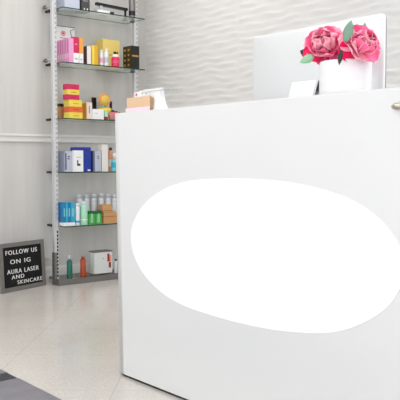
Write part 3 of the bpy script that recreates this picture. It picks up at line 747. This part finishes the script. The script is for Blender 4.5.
# --- peonies
def petal_bm(L_, Wd, cup, ruff, seed):
    rnd = random.Random(seed); bm = bmesh.new(); nu, nv = 9, 8; g = []
    p1, p2 = rnd.uniform(0, 6), rnd.uniform(0, 6)
    for j in range(nv + 1):
        v = j / nv; row = []
        wv = Wd * (math.sin(math.pi * (0.12 + 0.74 * v)) ** 0.8) * (0.55 + .45 * v + .1)
        for i in range(nu + 1):
            u = i / nu * 2 - 1
            x = u * wv * .5
            tip = 1 - 0.18 * abs(u) ** 2.2 - (0.04 * (1 + math.cos(u * 9 + p1)) if v > .6 else 0) * (v - .6) * 2
            y = L_ * v * tip
            z = cup * (v * v) * .9 + cup * .55 * u * u * (0.3 + v) + ruff * math.sin(u * 7 + p1) * v ** 3 + ruff * .6 * math.sin(v * 9 + p2) * v - ruff * 1.2 * v ** 4
            row.append(bm.verts.new((x, y, z)))
        g.append(row)
    for j in range(nv):
        for i in range(nu):
            f = bm.faces.new((g[j][i], g[j][i + 1], g[j + 1][i + 1], g[j + 1][i])); f.smooth = True
    return bm
def leaf_into(bm, base, direction, up, length, width, bend=0.2):
    d = Vector(direction).normalized(); s = d.cross(Vector(up)).normalized(); u = s.cross(d).normalized(); nv = 8; g = []
    for j in range(nv + 1):
        v = j / nv; wv = width * math.sin(math.pi * (0.06 + 0.93 * v)) ** 0.8 * (1 - .25 * v)
        c = Vector(base) + d * length * v - u * bend * length * v * v
        g.append([bm.verts.new(c - s * wv / 2 + u * wv * .12), bm.verts.new(c), bm.verts.new(c + s * wv / 2 + u * wv * .12)])
    for j in range(nv):
        for i in range(2):
            f = bm.faces.new((g[j][i], g[j][i + 1], g[j + 1][i + 1], g[j + 1][i])); f.smooth = True
def thicken(o, t):
    md = o.modifiers.new('thickness', 'SOLIDIFY'); md.thickness = t; md.offset = 0
def peony(label, center, face, R, seed, leaves, root):
    rnd = random.Random(seed)
    t = thing('peony', label, 'flower', root)
    q = Vector(face).normalized().to_track_quat('Z', 'Y')
    bm0 = bmesh.new(); s = bmesh.ops.create_icosphere(bm0, subdivisions=2, radius=R * .34)
    for v in s['verts']: v.co = Vector(center) + v.co
    obj('flower_core', bm0, M['petal_d'], t, smooth=True)
    layers = [(3, 12, .6, .4, 'petal_l', .9), (4, 30, .78, .42, 'petal_l', 1.15), (5, 50, .95, .36, 'petal_m', 1.3), (6, 74, 1.06, .24, 'petal_m', 1.35), (6, 104, 1.08, .08, 'petal_d', 1.25)]
    for li, (cnt, tilt, ln, cup, mm, wd) in enumerate(layers):
        for k in range(cnt):
            az = 2 * math.pi * (k + .5 * (li % 2)) / cnt + rnd.uniform(-.15, .15)
            tl = math.radians(tilt + rnd.uniform(-13, 13))
            pb = petal_bm(R * ln * rnd.uniform(.92, 1.12), R * wd * rnd.uniform(.95, 1.15), R * cup, R * .018, rnd.randint(0, 9999))
            # local petal: grows along +Y, cups to +Z; tilt from the flower axis
            T = Matrix.Rotation(az, 4, 'Z') @ Matrix.Rotation(math.pi / 2 - tl, 4, 'X')
            for v in pb.verts:
                v.co = Vector(center) + q @ ((T @ v.co) + Vector((0, 0, -R * .25)))
            m_ = mm
            if rnd.random() < .25: m_ = rnd.choice(['petal_l', 'petal_m', 'petal_l'])
            o = obj('petal', pb, M[m_], t); thicken(o, .0008)
    st = obj('stem', tube(root, Vector(center) - Vector(face).normalized() * R * .3, .0035, 10), M['leafd'], t)
    for (pos, dr, up, ln, wd, mm, bend) in leaves:
        lb = bmesh.new(); leaf_into(lb, pos, dr, up, ln, wd, bend); o = obj('leaf', lb, M[mm], t); thicken(o, .0008)
VF = Vector((math.cos(AZ), math.sin(AZ), 0))
toCam = -VF
YF = 1.90
c1 = at_y(325.5, 44.5, YF); c2 = at_y(361, 45, YF)
s1 = 2.42 / F
lf = lambda px, py, Y=YF: at_y(px, py, Y)
peony('left pink peony, leaning over the pot rim with a dark and a pale leaf', c1, toCam * 1.0 - RT * .35 + Vector((0, 0, .45)), .071, 11,
      [(lf(312, 56, 1.91), -RT + Vector((0, 0, .45)), -VF, .044, .040, 'leafd', .1), (lf(314, 56, 1.86), -RT + Vector((0, 0, -.45)), -VF, .050, .032, 'leafl', .1),
       (lf(341, 50, 1.83), Vector((0, 0, -1)) - RT * .1, -VF, .046, .018, 'leafd', .1), (lf(345, 42, 1.835), Vector((0, 0, 1)) + RT * .3, -VF, .072, .036, 'leaf', .1)],
      Vector((cv.x - .02, cv.y, zc0 + .014)))
peony('right pink peony with a small leaf at its top', c2, toCam * 1.0 + RT * .4 + Vector((0, 0, .35)), .068, 23,
      [(lf(364, 42, 1.93), Vector((0, 0, 1)) + RT * .05, -VF, .064, .024, 'leaf', .1), (lf(348, 56, 1.93), Vector((0, 0, -1)), -VF, .03, .03, 'leafd', 0), (lf(342, 44, 1.9), Vector((0, 0, -1)) + RT * .2, -VF, .06, .034, 'leafd', .05)],
      Vector((cv.x + .02, cv.y, zc0 + .014)))

# --- card holder and leaflets at the desk corner
zc = H + .0003
def onc(px, Y): return at_y(px, 110, Y).x
y0 = 1.895
a0, a1 = onc(127.5, y0), onc(150.5, y0)
ztop = at_y(139, 97, y0).z
t = thing('card_holder', 'clear acrylic holder full of tan cards at the desk corner', 'card holder', ((a0 + a1) / 2, y0, zc))
obj('tray', bx(a0 - .004, a1 + .004, y0 - .006, y0 + .022, zc, zc + .006), M['acryl'], t)
obj('front_lip', bx(a0 - .004, a1 + .004, y0 - .008, y0 - .006, zc, zc + .030), mat('pinkish_acrylic', (240, 214, 224), .2), t)
for i in range(6):
    yy = y0 - .004 + i * .0038
    obj('card', bx(a0, a1, yy, yy + .0012, zc + .006, ztop - .001 * i), M['tan'], t)
y2 = 1.955
a0, a1 = onc(134.2, y2), onc(153, y2)
ztop = at_y(140, 91.5, y2).z
t = thing('leaflet_stack', 'white leaflets with pink and grey dots standing behind the tan cards', 'leaflets', ((a0 + a1) / 2, y2, zc))
for i in range(5):
    yy = y2 + i * .006; o = obj('leaflet', bx(a0 + i * .010, a1 + i * .010, yy, yy + .0012, zc, ztop + i * .003 - .002), M['white'], t)
    if i == 0: lf0 = o
for j, (fx, fz, mm, rr) in enumerate(((.10, .013, 'pinkprint', .007), (.42, .010, 'greyprint', .004), (.62, .012, 'greyprint', .004), (.8, .009, 'greyprint', .003))):
    xx = a0 + (a1 - a0) * fx + .004
    obj('dot_print', tube((xx, y2 - .0008, ztop - fz), (xx, y2 + .0002, ztop - fz), rr, 16), M[mm], lf0)
t5 = obj('dot_print', tube((a0 + .042, y2 + .0172, ztop + .002), (a0 + .042, y2 + .0178, ztop + .002), .005, 12), M['pinkprint'], lf0)
# white flared dispenser with thin plate
y3 = 1.93
b0, b1 = onc(155.5, y3), onc(166, y3); t0, t1 = onc(153.5, y3), onc(162, y3); zt3 = at_y(158, 91.5, y3).z
t = thing('brochure_stand', 'white flared stand with a thin clear plate on top, beside the leaflets', 'stand', ((b0 + b1) / 2, y3, zc))
bm = bmesh.new(); L = []
for k in range(9):
    v = k / 8; xa = b0 + (t0 - b0) * v; xb = t1 + (b1 - t1) * (1 - v) ** 2 ; dy = .012 + .012 * (1 - v) ** 2; zz = zc + (zt3 - zc) * v
    L.append([bm.verts.new(p) for p in ((xa, y3 - dy, zz), (xb, y3 - dy, zz), (xb, y3 + dy, zz), (xa, y3 + dy, zz))])
for a, b in zip(L, L[1:]):
    for i in range(4): bm.faces.new((a[i], a[(i + 1) % 4], b[(i + 1) % 4], b[i]))
bm.faces.new(L[0][::-1]); bm.faces.new(L[-1])
obj('body', bm, M['white'], t)
pl = at_y(146, 88.5, y3); pr = at_y(174, 90, y3)
obj('top_plate', bx(pl.x, pr.x, y3 - .02, y3 + .02, zt3, zt3 + .0035, .001), clear_mat('clear_plate', (.8, .82, .84), .3), t)
